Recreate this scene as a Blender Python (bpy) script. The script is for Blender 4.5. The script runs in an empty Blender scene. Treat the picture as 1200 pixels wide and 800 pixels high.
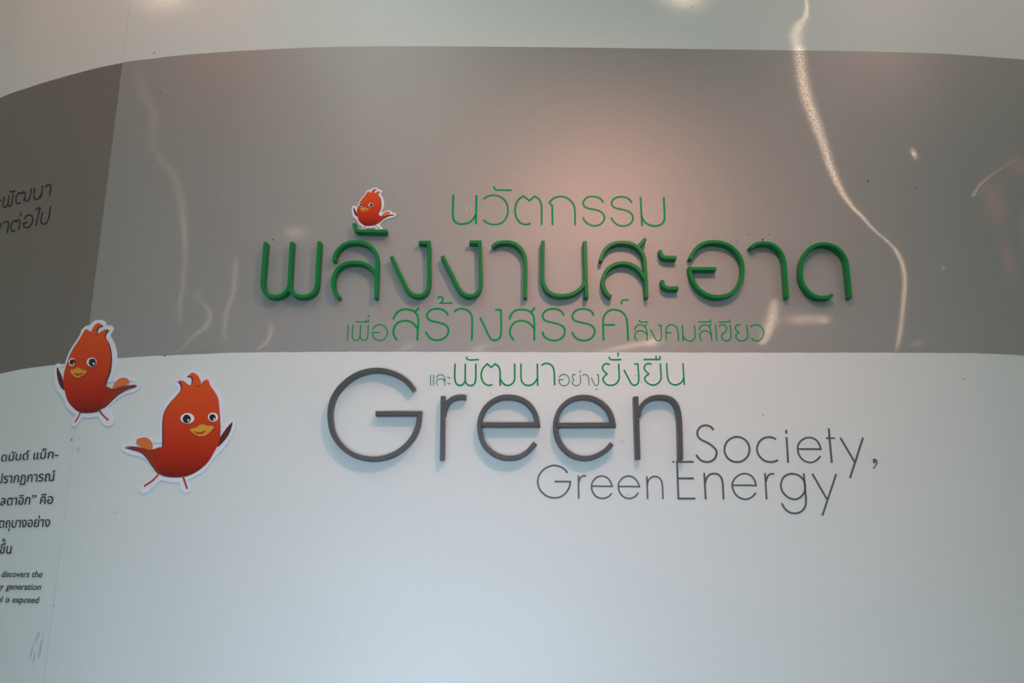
import bpy, bmesh, math
from mathutils import Vector
from mathutils.geometry import tessellate_polygon

S = bpy.context.scene
COL = S.collection

# ------------------------------------------------------------------ camera
F_PX = 1010.0                       # focal length for a 1200 px wide frame
TILT = math.radians(14.45)          # the camera looks up at the wall
EYE = 1.6
cam_d = bpy.data.cameras.new('camera')
cam_d.sensor_width = 36.0
cam_d.lens = 36.0 * F_PX / 1200.0
cam_d.clip_start = 0.05
cam = bpy.data.objects.new('camera', cam_d)
COL.objects.link(cam)
cam.location = (0, 0, EYE)
cam.rotation_euler = (math.pi / 2 + TILT, 0, 0)
S.camera = cam

# ------------------------------------------------------------------ exposure
S.view_settings.view_transform = 'Standard'
S.view_settings.look = 'None'
S.view_settings.gamma = 1.0
S.view_settings.exposure = 0.03
S.view_settings.use_curve_mapping = False

# ------------------------------------------------------------------ node helpers
def nn(t, kind, **kw):
    n = t.nodes.new(kind)
    for k, v in kw.items():
        setattr(n, k, v)
    return n

def setin(t, sock, v):
    if isinstance(v, bpy.types.NodeSocket):
        t.links.new(v, sock)
    else:
        sock.default_value = v

def M(t, op, a, b=None, c=None, clamp=False):
    n = nn(t, 'ShaderNodeMath', operation=op, use_clamp=clamp)
    setin(t, n.inputs[0], a)
    if b is not None: setin(t, n.inputs[1], b)
    if c is not None: setin(t, n.inputs[2], c)
    return n.outputs[0]

# ------------------------------------------------------------------ world: cool hall daylight, dim towards the ceiling
W = bpy.data.worlds.new('hall_light')
S.world = W
W.use_nodes = True
wt = W.node_tree
bg = wt.nodes['Background']
tc = nn(wt, 'ShaderNodeTexCoord')
sp = nn(wt, 'ShaderNodeSeparateXYZ')
wt.links.new(tc.outputs['Generated'], sp.inputs[0])
rz = nn(wt, 'ShaderNodeValToRGB')
wt.links.new(M(wt, 'MULTIPLY_ADD', sp.outputs[2], 0.5, 0.5), rz.inputs[0])
e = rz.color_ramp.elements
e[0].position = 0.0; e[0].color = (0.27, 0.36, 0.325, 1)
e[1].position = 1.0; e[1].color = (0.28, 0.36, 0.318, 1)
wt.links.new(rz.outputs[0], bg.inputs[0])
bg.inputs[1].default_value = 0.95

# ------------------------------------------------------------------ lamps
def lamp(name, kind, loc, aim, power, col, size=0.05, angle=None, blend=0.5):
    d = bpy.data.lights.new(name, kind)
    d.energy = power
    d.color = col
    if kind in ('POINT', 'SPOT'):
        d.shadow_soft_size = size
    if kind == 'SPOT':
        d.spot_size = math.radians(angle); d.spot_blend = blend
    if kind == 'AREA':
        d.shape = 'DISK'; d.size = size
    o = bpy.data.objects.new(name, d)
    COL.objects.link(o)
    o.location = loc
    o.rotation_euler = (Vector(aim) - Vector(loc)).to_track_quat('-Z', 'Y').to_euler()
    return o

KEY = lamp('warm_spotlight', 'SPOT', (0.48, 1.16, 3.27), (-0.12, 2.5, 1.25), 60.0, (1.0, 0.475, 0.350), 0.012, 126, 1.0)
LAMP_L = lamp('warm_downlight', 'SPOT', (-1.75, 1.5, 4.6), (-1.7, 2.7, 3.3), 34.0, (1.0, 0.24, 0.19), 0.06, 90, 1.0)
LAMP_C = lamp('top_fill_light', 'SPOT', (-0.7, 1.0, 4.3), (-0.6, 2.5, 3.3), 44.0, (0.98, 0.90, 0.85), 0.40, 130, 1.0)  # added fill, not a known fixture; lifts the upper left and centre
LAMP_R = lamp('top_fill_light', 'SPOT', (1.9, 1.2, 4.3), (1.7, 2.6, 3.2), 36.0, (1.0, 0.60, 0.555), 0.25, 130, 1.0)  # second added fill, brightens the upper right of the wall
DAY = lamp('entrance_daylight', 'AREA', (-0.32, -1.2, 1.0), (-0.2, 2.5, 0.75), 21.5, (0.61, 0.77, 1.0), 1.4)
DAY.data.spread = math.radians(80)

# ------------------------------------------------------------------ plan of the curved wall (x, y), y away from the camera
PLAN = [(-4.2, 5.6), (-3.4, 4.35), (-2.7, 3.48), (-2.2, 3.05), (-1.865, 2.835), (-1.737, 2.772), (-1.57, 2.700),
        (-1.40, 2.632), (-1.216, 2.575), (-1.0, 2.535), (-0.85, 2.515), (-0.56, 2.4985),
        (-0.28, 2.497), (0, 2.5), (0.28, 2.5035), (0.56, 2.508), (0.86, 2.5115), (1.15, 2.516),
        (1.305, 2.523), (1.41, 2.531), (1.554, 2.549), (1.724, 2.576), (2.0, 2.64), (2.6, 2.86), (3.4, 3.35), (4.2, 4.1)]

def crom(pts, n=10, closed=False):
    """centripetal Catmull-Rom through 2-D points"""
    P = [Vector(p) for p in pts]
    if len(P) < 3 and not closed:
        return P
    if closed:
        P = [P[-1]] + P + [P[0], P[1]]
    else:
        P = [P[0] * 2 - P[1]] + P + [P[-1] * 2 - P[-2]]
    out = []
    for i in range(1, len(P) - 2):
        p0, p1, p2, p3 = P[i - 1:i + 3]
        t0 = 0.0
        t1 = t0 + max((p1 - p0).length, 1e-6) ** 0.5
        t2 = t1 + max((p2 - p1).length, 1e-6) ** 0.5
        t3 = t2 + max((p3 - p2).length, 1e-6) ** 0.5
        for k in range(n):
            t = t1 + (t2 - t1) * k / n
            a1 = p0 * ((t1 - t) / (t1 - t0)) + p1 * ((t - t0) / (t1 - t0))
            a2 = p1 * ((t2 - t) / (t2 - t1)) + p2 * ((t - t1) / (t2 - t1))
            a3 = p2 * ((t3 - t) / (t3 - t2)) + p3 * ((t - t2) / (t3 - t2))
            b1 = a1 * ((t2 - t) / (t2 - t0)) + a2 * ((t - t0) / (t2 - t0))
            b2 = a2 * ((t3 - t) / (t3 - t1)) + a3 * ((t - t1) / (t3 - t1))
            out.append(b1 * ((t2 - t) / (t2 - t1)) + b2 * ((t - t1) / (t2 - t1)))
    if not closed:
        out.append(P[-2].copy())
    return out

_raw = crom(PLAN, 40)
_len = [0.0]
for a, b in zip(_raw, _raw[1:]):
    _len.append(_len[-1] + (b - a).length)
NPL = 2400
TOT = _len[-1]
PL = []                                   # evenly spaced plan points
j = 0
for i in range(NPL + 1):
    d = TOT * i / NPL
    while j < len(_raw) - 2 and _len[j + 1] < d:
        j += 1
    t = (d - _len[j]) / max(_len[j + 1] - _len[j], 1e-9)
    PL.append(_raw[j].lerp(_raw[j + 1], t))
NM = []
for i in range(NPL + 1):
    a = PL[max(i - 14, 0)]; b = PL[min(i + 14, NPL)]
    tg = (b - a).normalized()
    NM.append(Vector((tg.y, -tg.x)))      # towards the viewer's side

def wall_pt(s, z, off=0.0):
    f = min(max(s / TOT * NPL, 0), NPL - 1e-6)
    i = int(f); t = f - i
    p = PL[i].lerp(PL[i + 1], t); n = NM[i].lerp(NM[i + 1], t)
    return Vector((p.x + n.x * off, p.y + n.y * off, z))

_ct, _st = math.cos(TILT), math.sin(TILT)
_cache = {}
def on_wall(u, v, off=0.0):
    """point of the photograph (1200x800) -> (s, z) on the wall surface lifted by off"""
    if off not in _cache:
        _cache[off] = [math.atan2(PL[i].x + NM[i].x * off, PL[i].y + NM[i].y * off) for i in range(NPL + 1)]
    A = _cache[off]
    x = (u - 600.0) / F_PX; y = (400.0 - v) / F_PX
    dx, dy, dz = x, _ct - y * _st, _st + y * _ct
    az = math.atan2(dx, dy)
    lo, hi = 0, NPL
    while hi - lo > 1:
        m = (lo + hi) // 2
        if A[m] < az: lo = m
        else: hi = m
    t = (az - A[lo]) / max(A[hi] - A[lo], 1e-12)
    s = (lo + t) / NPL * TOT
    p = wall_pt(s, 0, off)
    return Vector((s, EYE + dz * math.hypot(p.x, p.y) / math.hypot(dx, dy)))

# ------------------------------------------------------------------ materials
def material(name, col, rough=0.5, spec=0.5, coat=0.0, coat_rough=0.1):
    m = bpy.data.materials.new(name)
    m.use_nodes = True
    b = m.node_tree.nodes['Principled BSDF']
    b.inputs['Base Color'].default_value = (*col, 1)
    b.inputs['Roughness'].default_value = rough
    b.inputs['Specular IOR Level'].default_value = spec
    b.inputs['Coat Weight'].default_value = coat
    b.inputs['Coat Roughness'].default_value = coat_rough
    return m

def grained(m, col, amount, scale, rough, bump=0.0):
    """fine horizontal printed grain and a faint ripple in the sheet"""
    t = m.node_tree; b = t.nodes['Principled BSDF']
    c = nn(t, 'ShaderNodeTexCoord')
    mp = nn(t, 'ShaderNodeMapping'); mp.inputs['Scale'].default_value = scale
    t.links.new(c.outputs['Object'], mp.inputs[0])
    n = nn(t, 'ShaderNodeTexNoise'); n.inputs['Scale'].default_value = 1.0; n.inputs['Detail'].default_value = 3
    t.links.new(mp.outputs[0], n.inputs['Vector'])
    r = nn(t, 'ShaderNodeValToRGB')
    r.color_ramp.elements[0].position = 0.25; r.color_ramp.elements[1].position = 0.75
    r.color_ramp.elements[0].color = (*[x * (1 - amount) for x in col], 1)
    r.color_ramp.elements[1].color = (*[x * (1 + amount) for x in col], 1)
    t.links.new(n.outputs['Fac'], r.inputs[0]); t.links.new(r.outputs[0], b.inputs['Base Color'])
    n2 = nn(t, 'ShaderNodeTexNoise'); n2.inputs['Scale'].default_value = 3.0
    t.links.new(c.outputs['Object'], n2.inputs['Vector'])
    t.links.new(M(t, 'MULTIPLY_ADD', n2.outputs['Fac'], 0.10, rough - 0.05), b.inputs['Roughness'])
    if bump:
        n3 = nn(t, 'ShaderNodeTexNoise'); n3.inputs['Scale'].default_value = 5.0; n3.inputs['Detail'].default_value = 1
        t.links.new(c.outputs['Object'], n3.inputs['Vector'])
        bp = nn(t, 'ShaderNodeBump'); bp.inputs['Strength'].default_value = 1.0
        bp.inputs['Distance'].default_value = bump
        t.links.new(n3.outputs['Fac'], bp.inputs['Height']); t.links.new(bp.outputs[0], b.inputs['Normal'])
    return m

WHITE = (0.60, 0.625, 0.60)
M_WHITE = grained(material('white_wall_laminate', WHITE), WHITE, 0.02, (40, 40, 260), 0.48, 0.0008)
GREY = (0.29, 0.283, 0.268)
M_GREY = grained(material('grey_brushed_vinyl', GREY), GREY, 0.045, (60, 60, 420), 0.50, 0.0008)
GREY_SHADED = (0.19, 0.164, 0.142)  # left band: its dark reflection is put into the vinyl's base colour
M_GREY_SHADED = grained(material('grey_brushed_vinyl_shaded', GREY_SHADED), GREY_SHADED, 0.045, (60, 60, 420), 0.50, 0.0008)
for m_ in (M_GREY, M_GREY_SHADED):
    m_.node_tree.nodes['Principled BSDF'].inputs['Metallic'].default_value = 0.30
M_GREEN = material('green_lacquer', (0.001, 0.175, 0.038), 0.40, 0.2)
M_DARK = material('dark_grey_lacquer', (0.062, 0.062, 0.066), 0.38, 0.5)
M_VGREEN = material('green_print', (0.0, 0.25, 0.070), 0.45, 0.12)
M_VGREEN2 = material('pale_green_print', (0.06, 0.21, 0.12), 0.45, 0.4)
M_VGREY = material('grey_print', (0.085, 0.095, 0.11), 0.45, 0.4)
M_BLACK = material('black_print', (0.016, 0.015, 0.014), 0.5, 0.3)
M_TEXT = material('charcoal_print', (0.035, 0.035, 0.037), 0.5, 0.3)
M_DIRT = material('dirt', (0.05, 0.035, 0.025), 0.8, 0.1)
M_SCUFF = material('scuff', (0.47, 0.47, 0.45), 0.7, 0.2)
M_FLOOR = grained(material('dark_floor_carpet', (0.07, 0.07, 0.075)), (0.07, 0.07, 0.075), 0.2, (60, 60, 60), 0.9)

# ------------------------------------------------------------------ mesh helpers
def link_mesh(name, bm, mats, parent=None, origin=None, smooth=False):
    me = bpy.data.meshes.new(name)
    bmesh.ops.recalc_face_normals(bm, faces=bm.faces)
    if origin is not None:
        bmesh.ops.translate(bm, verts=bm.verts, vec=-Vector(origin))
    bm.to_mesh(me); bm.free()
    for m in (mats if isinstance(mats, (list, tuple)) else [mats]):
        me.materials.append(m)
    if smooth:
        me.polygons.foreach_set('use_smooth', [True] * len(me.polygons))
    o = bpy.data.objects.new(name, me)
    COL.objects.link(o)
    if parent is not None:
        o.parent = parent
    elif origin is not None:
        o.location = origin
    return o

def thing(name, label, cat, loc, group=None):
    o = bpy.data.objects.new(name, None)
    o.empty_display_size = 0.05
    COL.objects.link(o)
    o.location = loc
    tag(o, label, cat, group)
    return o

def tag(o, label, cat, group=None):
    o['label'] = label; o['category'] = cat
    if group: o['group'] = group
    return o

# ------------------------------------------------------------------ the setting
SEAM = [(152.5, 0), (145, 73), (130, 190), (105, 380), (85, 500), (70, 620), (55, 800)]
_ss = [on_wall(u, v).x for u, v in SEAM]
S_SEAM = sum(_ss) / len(_ss)
TOP = [(0, 114.4), (30, 103.5), (60, 94), (90, 85.6), (120, 78.1), (150, 72.3), (180, 68.7), (210, 65), (240, 62.6), (270, 60.4),
       (300, 58.8), (400, 54.7), (500, 54.3), (600, 55), (700, 56), (800, 57.3), (940, 59.3), (1050, 61.3), (1080, 62.1),
       (1110, 63.4), (1140, 65.3), (1170, 67.5), (1200, 70)]
BOT = [(0, 437.5), (30, 431.3), (60, 427.8), (100, 423.2), (137, 419.6), (180, 416.8), (210, 415.7), (240, 414.4), (270, 413), (345, 412.3),
       (420, 411.9), (500, 412), (600, 412.3), (700, 412.5), (770, 412.6), (900, 412.9), (1050, 413), (1110, 413.4),
       (1150, 413.8), (1200, 416.3)]
def edge_fn(pts):
    P = [on_wall(u, v) for u, v in pts]
    def f(s):
        if s <= P[0].x: return P[0].y
        if s >= P[-1].x: return P[-1].y
        for a, b in zip(P, P[1:]):
            if a.x <= s <= b.x:
                return a.y + (b.y - a.y) * (s - a.x) / (b.x - a.x)
    return f
z_top, z_bot = edge_fn(TOP), edge_fn(BOT)

def frange(a, b, step):
    n = max(1, int(round((b - a) / step)))
    return [a + (b - a) * i / n for i in range(n + 1)]

def sheet(bm, s0, s1, zlo, zhi, off, back, ds=0.02, nz=1, mat=0):
    """curved sheet with thickness; zlo/zhi are functions of s"""
    ss = frange(s0, s1, ds)
    fr, bk = [], []
    for s in ss:
        a, b = zlo(s), zhi(s)
        fr.append([bm.verts.new(wall_pt(s, a + (b - a) * k / nz, off)) for k in range(nz + 1)])
        bk.append([bm.verts.new(wall_pt(s, a + (b - a) * k / nz, back)) for k in range(nz + 1)])
    def q(*v):
        f = bm.faces.new(v); f.material_index = mat; return f
    def rim(a, b, c, d):                   # own corners, so that the face keeps its own shading normals
        q(*[bm.verts.new(x.co) for x in (a, b, c, d)])
    for i in range(len(ss) - 1):
        for k in range(nz):
            q(fr[i][k], fr[i + 1][k], fr[i + 1][k + 1], fr[i][k + 1]).smooth = True
            q(bk[i][k], bk[i][k + 1], bk[i + 1][k + 1], bk[i + 1][k])
        rim(fr[i][0], bk[i][0], bk[i + 1][0], fr[i + 1][0])
        rim(fr[i][nz], fr[i + 1][nz], bk[i + 1][nz], bk[i][nz])
    for i in (0, len(ss) - 1):
        for k in range(nz):
            rim(fr[i][k], fr[i][k + 1], bk[i][k + 1], bk[i][k])

def speck(bm, u, v, r, off=0.0011, aspect=1.0, ang=0.0, mat=1):
    c = on_wall(u, v)
    k = 2.6 / F_PX
    vs = []
    for i in range(8):
        a = i * math.pi / 4
        x = math.cos(a) * r * k; y = math.sin(a) * r * k * aspect
        vs.append(bm.verts.new(wall_pt(c.x + x * math.cos(ang) - y * math.sin(ang), c.y + x * math.sin(ang) + y * math.cos(ang), off)))
    f = bm.faces.new(vs); f.material_index = mat

H_WALL = 4.4
def wall(name, s0, s1, off, specks, ridge=True):
    bm = bmesh.new()
    sheet(bm, s0, s1, lambda s: 0.0, lambda s: H_WALL, off, -0.06, 0.02, 8)
    if ridge:                              # butt joint of the white sheets, a hair proud
        zr = on_wall(600, 531).y
        sheet(bm, s0, s1, lambda s: zr - 0.0007, lambda s: zr + 0.0007, off + 0.0005, off - 0.001, 0.05, 1)
    for sp_ in specks:
        speck(bm, *sp_)
    o = link_mesh(name, bm, [M_WHITE, M_DIRT, M_SCUFF])
    o['kind'] = 'structure'
    return o

SP_FRONT = [(181, 62, .9), (699.5, 456, .8), (727, 517, .6), (731, 517, .6), (458, 531, 1.0, .0011, .6), (894, 486, .7),
            (1130, 444, .9), (789, 541, 1.6, .0011, .6), (736.5, 579.3, .6), (575, 461, .6), (745, 440, .7), (752, 447, .6),
            (845, 527, .7, .0011, 1, 0, 2), (135, 600, .7), (93, 514, .6, .0011, 3.5, .1, 2), (92, 526, 1.8, .0011, 1.6, .4, 2), (811, 9, 1.0, .0011, 2.2, 0, 2)]
SP_LEFT = [(43, 748, .5, .0011, 12, -.5, 2), (40, 770, .6, .0011, 12, -.1, 2), (84, 515, .55, .0011, 4, -.1), (44, 745, .7, .0011, 9, -.35, 2), (37, 763, .8, .0011, 10, -.1, 2), (47, 760, 1.2, .0011, 9, -.1, 2),
           (51, 742, .8, .0011, 1, 0, 2), (63, 709, .8)]
wall('wall_front', S_SEAM + 0.0009, TOT - 0.02, 0.0, SP_FRONT)
wall('wall_left', 0.02, S_SEAM - 0.0009, -0.0012, SP_LEFT)

def band(name, s0, s1, m, specks, lift):
    bm = bmesh.new()
    wob = lambda s: 0.0005 * math.sin(s * 71.0) * math.sin(s * 23.0 + 1.0) + 0.0004 * math.sin(s * 190.0) * max(0.0, math.sin(s * 9.0))
    sheet(bm, s0, s1, lambda s: z_bot(s) + wob(s), lambda s: z_top(s) + 0.4 * wob(s + 3.1), lift + 0.0006, lift - 0.0008, 0.01, 6)
    for sp_ in specks:
        speck(bm, *sp_)
    o = link_mesh(name, bm, [m, M_DIRT, M_SCUFF])
    o['kind'] = 'structure'
    return o
SB = [(193, 417, 1.1, .0012, .8, .4), (238.5, 411, .6), (188, 109, .7, .0012, 2.2, -.4), (320, 281, 1.0), (863, 283.5, .8), (901, 275, .7), (877, 274.5, .7), (893.5, 281, 1.2), (738, 282, .7),
      (787, 295, .6), (1017, 212, .7, .0012, 3), (1074, 220, .6, .0012, 2.5), (461, 232, .6), (547, 244, .8, .0012, 2.5, 0, 2)]
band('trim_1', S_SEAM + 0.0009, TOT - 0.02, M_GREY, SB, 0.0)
band('trim_2', 0.02, S_SEAM - 0.0009, M_GREY_SHADED, [], -0.0012)

bm = bmesh.new()
vs = [bm.verts.new(p) for p in ((-5, -3.5, 0), (5, -3.5, 0), (5, 6, 0), (-5, 6, 0), (-5, -3.5, -.1), (5, -3.5, -.1), (5, 6, -.1), (-5, 6, -.1))]
for f in ((0, 1, 2, 3), (4, 7, 6, 5), (0, 4, 5, 1), (1, 5, 6, 2), (2, 6, 7, 3), (3, 7, 4, 0)):
    bm.faces.new([vs[i] for i in f])
fl = link_mesh('floor', bm, M_FLOOR); fl['kind'] = 'structure'

# ------------------------------------------------------------------ added projector lamps, out of view, casting streaks and spots on the wall
def pattern_projector(name, loc, aim, power, col, streaks, blobs, grain=0.35):
    """an invented spot lamp whose beam is patterned with bright curved streaks and spots"""
    o = lamp(name, 'SPOT', loc, aim, power, col, 0.0, 150, 0.3)
    bpy.context.view_layer.update()
    inv = o.matrix_world.inverted()
    def uv(px, py):
        q = on_wall(px, py)
        d = inv @ wall_pt(q.x, q.y)
        return d.x / -d.z, d.y / -d.z
    K = 2.7 / F_PX / ((Vector(aim) - Vector(loc)).length)      # one photo pixel in beam units
    o.data.use_nodes = True
    t = o.data.node_tree
    em = t.nodes['Emission']
    c = nn(t, 'ShaderNodeTexCoord'); sx = nn(t, 'ShaderNodeSeparateXYZ')
    t.links.new(c.outputs['Normal'], sx.inputs[0])
    U = M(t, 'MULTIPLY', M(t, 'DIVIDE', sx.outputs[0], sx.outputs[2]), -1.0)
    V = M(t, 'MULTIPLY', M(t, 'DIVIDE', sx.outputs[1], sx.outputs[2]), -1.0)
    cb = nn(t, 'ShaderNodeCombineXYZ'); t.links.new(U, cb.inputs[0]); t.links.new(V, cb.inputs[1])
    nz = nn(t, 'ShaderNodeTexNoise'); nz.inputs['Scale'].default_value = 420.0; nz.inputs['Detail'].default_value = 1.0
    t.links.new(cb.outputs[0], nz.inputs['Vector'])
    G = M(t, 'MAXIMUM', M(t, 'MULTIPLY_ADD', nz.outputs['Fac'], 5 * grain, 1.0 - 2.5 * grain), 0.0)
    nw = nn(t, 'ShaderNodeTexNoise'); nw.inputs['Scale'].default_value = 60.0
    t.links.new(cb.outputs[0], nw.inputs['Vector'])
    total = None
    def curve(fac, pts):
        n = nn(t, 'ShaderNodeFloatCurve')
        cu = n.mapping.curves[0]
        cu.points[0].location = pts[0]; cu.points[1].location = pts[-1]
        for p in pts[1:-1]: cu.points.new(*p)
        for p in cu.points: p.handle_type = 'AUTO'
        n.mapping.update()
        t.links.new(fac, n.inputs['Value'])
        return n.outputs[0]
    for st in streaks:
        P = [(*uv(p[0], p[1]), p[2] * K, p[3]) for p in st]
        P.sort(key=lambda p: p[1])
        v0, v1 = P[0][1], P[-1][1]
        u0, u1 = min(p[0] for p in P) - 0.01, max(p[0] for p in P) + 0.01
        wm, am = max(p[2] for p in P), max(p[3] for p in P)
        T = M(t, 'DIVIDE', M(t, 'SUBTRACT', V, v0), v1 - v0)
        f = lambda p: (p[1] - v0) / (v1 - v0)
        gu = M(t, 'MULTIPLY_ADD', curve(T, [(f(p), (p[0] - u0) / (u1 - u0)) for p in P]), u1 - u0, u0)
        gw = M(t, 'MULTIPLY', curve(T, [(f(p), p[2] / wm) for p in P]), wm)
        ga = M(t, 'MULTIPLY', curve(T, [(f(p), p[3] / am) for p in P]), am)
        wob = M(t, 'MULTIPLY', M(t, 'SUBTRACT', nw.outputs['Fac'], 0.5), 2.5 * K)
        x = M(t, 'DIVIDE', M(t, 'ADD', M(t, 'SUBTRACT', U, gu), wob), gw)
        b = M(t, 'EXPONENT', M(t, 'MULTIPLY', M(t, 'MULTIPLY', x, x), -1.6))
        lo = M(t, 'DIVIDE', M(t, 'ADD', T, 0.02), 0.04, clamp=True)
        hi = M(t, 'DIVIDE', M(t, 'SUBTRACT', 1.02, T), 0.04, clamp=True)
        r = M(t, 'MULTIPLY', M(t, 'MULTIPLY', b, ga), M(t, 'MULTIPLY', lo, hi))
        total = r if total is None else M(t, 'ADD', total, r)
    for (bx, by, rx, ry, ang, amp) in blobs:
        u, v = uv(bx, by)
        a = math.radians(ang)
        du, dv = M(t, 'SUBTRACT', U, u), M(t, 'SUBTRACT', V, v)
        p = M(t, 'MULTIPLY', M(t, 'ADD', M(t, 'MULTIPLY', du, math.cos(a)), M(t, 'MULTIPLY', dv, math.sin(a))), 1 / (rx * K))
        q = M(t, 'MULTIPLY', M(t, 'SUBTRACT', M(t, 'MULTIPLY', dv, math.cos(a)), M(t, 'MULTIPLY', du, math.sin(a))), 1 / (ry * K))
        r = M(t, 'MULTIPLY', M(t, 'EXPONENT', M(t, 'MULTIPLY', M(t, 'ADD', M(t, 'MULTIPLY', p, p), M(t, 'MULTIPLY', q, q)), -1.6)), amp)
        total = r if total is None else M(t, 'ADD', total, r)
    t.links.new(M(t, 'MULTIPLY', total, G), em.inputs['Strength'])
    return o

STREAKS = [
    [(944, -4, 3, .30), (945, 16, 4, .36), (936, 30, 9, .34), (933, 45, 10, .30), (936, 58, 9, .62), (938, 75, 8.5, 1), (942, 100, 9, 1), (949, 125, 9, .95),
     (958, 150, 8.5, .85), (965, 170, 7.5, .8), (973, 195, 6.5, .8), (984, 220, 5.5, .75), (997, 240, 4.5, .7), (1010, 254, 4, .62), (1025, 270, 3.5, .5),
     (1040, 283, 3.5, .45), (1052, 297, 4, .55), (1058, 312, 4, .55), (1060, 330, 4, .5), (1058, 360, 4, .42), (1054, 395, 4, .36), (1050, 409, 3.5, .25)],
    [(161, 78, 5, .24), (168, 110, 5.5, .30), (181, 138, 4.5, .32), (178, 165, 5, .18), (188, 185, 4.5, .30), (205, 210, 4.5, .32), (213, 240, 4, .36),
     (215, 270, 3.5, .55), (217, 295, 3, .4), (215, 316, 2.6, .36), (215, 333, 2.6, .36), (211, 357, 2.6, .34), (210, 381, 2.6, .2)],
    [(237, 338, 2.6, .2), (231, 350, 3, .3), (236, 354, 3, .3), (244, 362, 2.8, .42), (246, 370, 2.8, .5), (242, 380, 3, .55), (234, 389, 3.4, .55),
     (224, 396, 3, .4), (218, 404, 2.8, .3), (206, 413, 2.8, .3)],
    [(276, 300, 2.6, .12), (275, 316, 2.8, .36), (275, 335, 2.8, .42), (270, 352, 2.8, .42), (264.5, 371, 2.8, .42), (263, 385, 2.8, .36), (263, 400, 2.8, .2)],
    [(318, 378, 2.6, .2), (316, 393, 2.8, .5), (312, 401, 2.8, .5), (300, 410, 2.8, .35)],
    [(908, 350, 6, .10), (906, 365, 8, .28), (901, 385, 8, .30), (893, 404, 6, .16)],
    [(1186, 189, 4, .10), (1166, 202, 4, .16), (1149, 216, 3.5, .28), (1140, 230, 3.5, .34)],
]
BLOBS = [(347, 273, 17, 11, 0, .26), (344, 272, 8, 7, 0, .3), (944, 374, 26, 8, 2, .20), (965, 375, 9, 6, 0, .22), (1071, 180, 4.5, 8, 15, 1.0),
         (1105, 314, 3, 3, 0, .3), (735, 406, 38, 4, 10, .22), (764, 401, 9, 7, 30, .22), (478, 406, 10, 4, 25, .3), (562, 408, 10, 4, 25, .3),
         (1075, 402, 12, 4, 12, .12), (190, -2, 24, 20, 0, .8), (800, -6, 30, 22, 0, .5)]
pattern_projector('streak_projector', (1.1, 0.2, 2.55), (0.5, 2.5, 2.55), 390.0, (1.0, 0.71, 0.50), STREAKS, BLOBS, 0.75)
pattern_projector('red_patch_projector', (1.1, 0.1, 2.5), (0.5, 2.5, 2.55), 200.0, (1.0, 0.18, 0.10), [],  # added unseen lamp; its red spots stand in for a reflection
             [(1165, 235, 22, 40, 0, .30), (1192, 195, 20, 22, 0, .26), (1182, 305, 12, 32, 5, .26), (1202, 260, 12, 36, -20, .24)], 0.1)

# ------------------------------------------------------------------ strokes: bars that follow the wall
class Crop:
    """reads points measured on an enlarged piece of the photograph"""
    def __init__(self, x0, y0, s): self.x0, self.y0, self.s = x0, y0, s
    def __call__(self, p): return (self.x0 + p[0] / self.s, self.y0 + p[1] / self.s)

def split_path(path, conv):
    """points; a third item 'c' makes a sharp corner there"""
    segs, cur = [], []
    for p in path:
        q = conv(p)
        cur.append(q)
        if len(p) > 2 and len(cur) > 1:
            segs.append(cur); cur = [q]
    if len(cur) > 1: segs.append(cur)
    return segs

def stroke(bm, path, conv, w, off0, off1, bev=0.0, n=7, closed=False):
    """sweep a bar of width w (metres) along the path; lies between off0 and off1 above the wall"""
    if closed:
        px = crom([conv(p) for p in path], n, True)
    else:
        px = []
        for sg in split_path(path, conv):
            c = crom(sg, n)
            px += c if not px else c[1:]
    P = [on_wall(p[0], p[1], off1) for p in px]
    Q = [P[0]]
    for p in P[1:]:
        if (p - Q[-1]).length > 0.0004: Q.append(p)
    if closed and (Q[0] - Q[-1]).length < 0.0004: Q.pop()
    # straight stretches need extra points so that they hug the curve of the wall
    R = []
    N = len(Q)
    for i in range(N if closed else N - 1):
        a, b = Q[i], Q[(i + 1) % N]
        k = max(1, int((b - a).length / 0.03))
        R += [a.lerp(b, t / k) for t in range(k)]
    if not closed: R.append(Q[-1])
    Q = R; N = len(Q)
    rings = []
    h = w / 2
    prof = [(-h, off0), (-h, off1 - bev), (-h + bev, off1), (h - bev, off1), (h, off1 - bev), (h, off0)] if bev else \
           [(-h, off0), (-h, off1), (h, off1), (h, off0)]
    for i in range(N):
        if closed:
            d0 = (Q[i] - Q[i - 1]).normalized(); d1 = (Q[(i + 1) % N] - Q[i]).normalized()
        else:
            d0 = (Q[i] - Q[i - 1]).normalized() if i else None
            d1 = (Q[i + 1] - Q[i]).normalized() if i < N - 1 else None
            d0 = d0 or d1; d1 = d1 or d0
        n0 = Vector((-d0.y, d0.x)); n1 = Vector((-d1.y, d1.x))
        m = (n0 + n1)
        if m.length < 0.2: m = n0
        m.normalize()
        k = min(1.0 / max(m.dot(n0), 0.3), 2.2)
        rings.append([bm.verts.new(wall_pt(Q[i].x + m.x * a * k, Q[i].y + m.y * a * k, o)) for a, o in prof])
    L = len(prof)
    for i in range(N if closed else N - 1):
        a, b = rings[i], rings[(i + 1) % N]
        for k in range(L):
            bm.faces.new((a[k], a[(k + 1) % L], b[(k + 1) % L], b[k]))
    if not closed:
        bm.faces.new(rings[0]); bm.faces.new(rings[-1][::-1])

def base_of(bm):
    xs = [v.co for v in bm.verts]
    c = sum(xs, Vector()) / len(xs)
    return Vector((c.x, max(v.co.y for v in bm.verts), min(v.co.z for v in bm.verts)))

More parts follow.
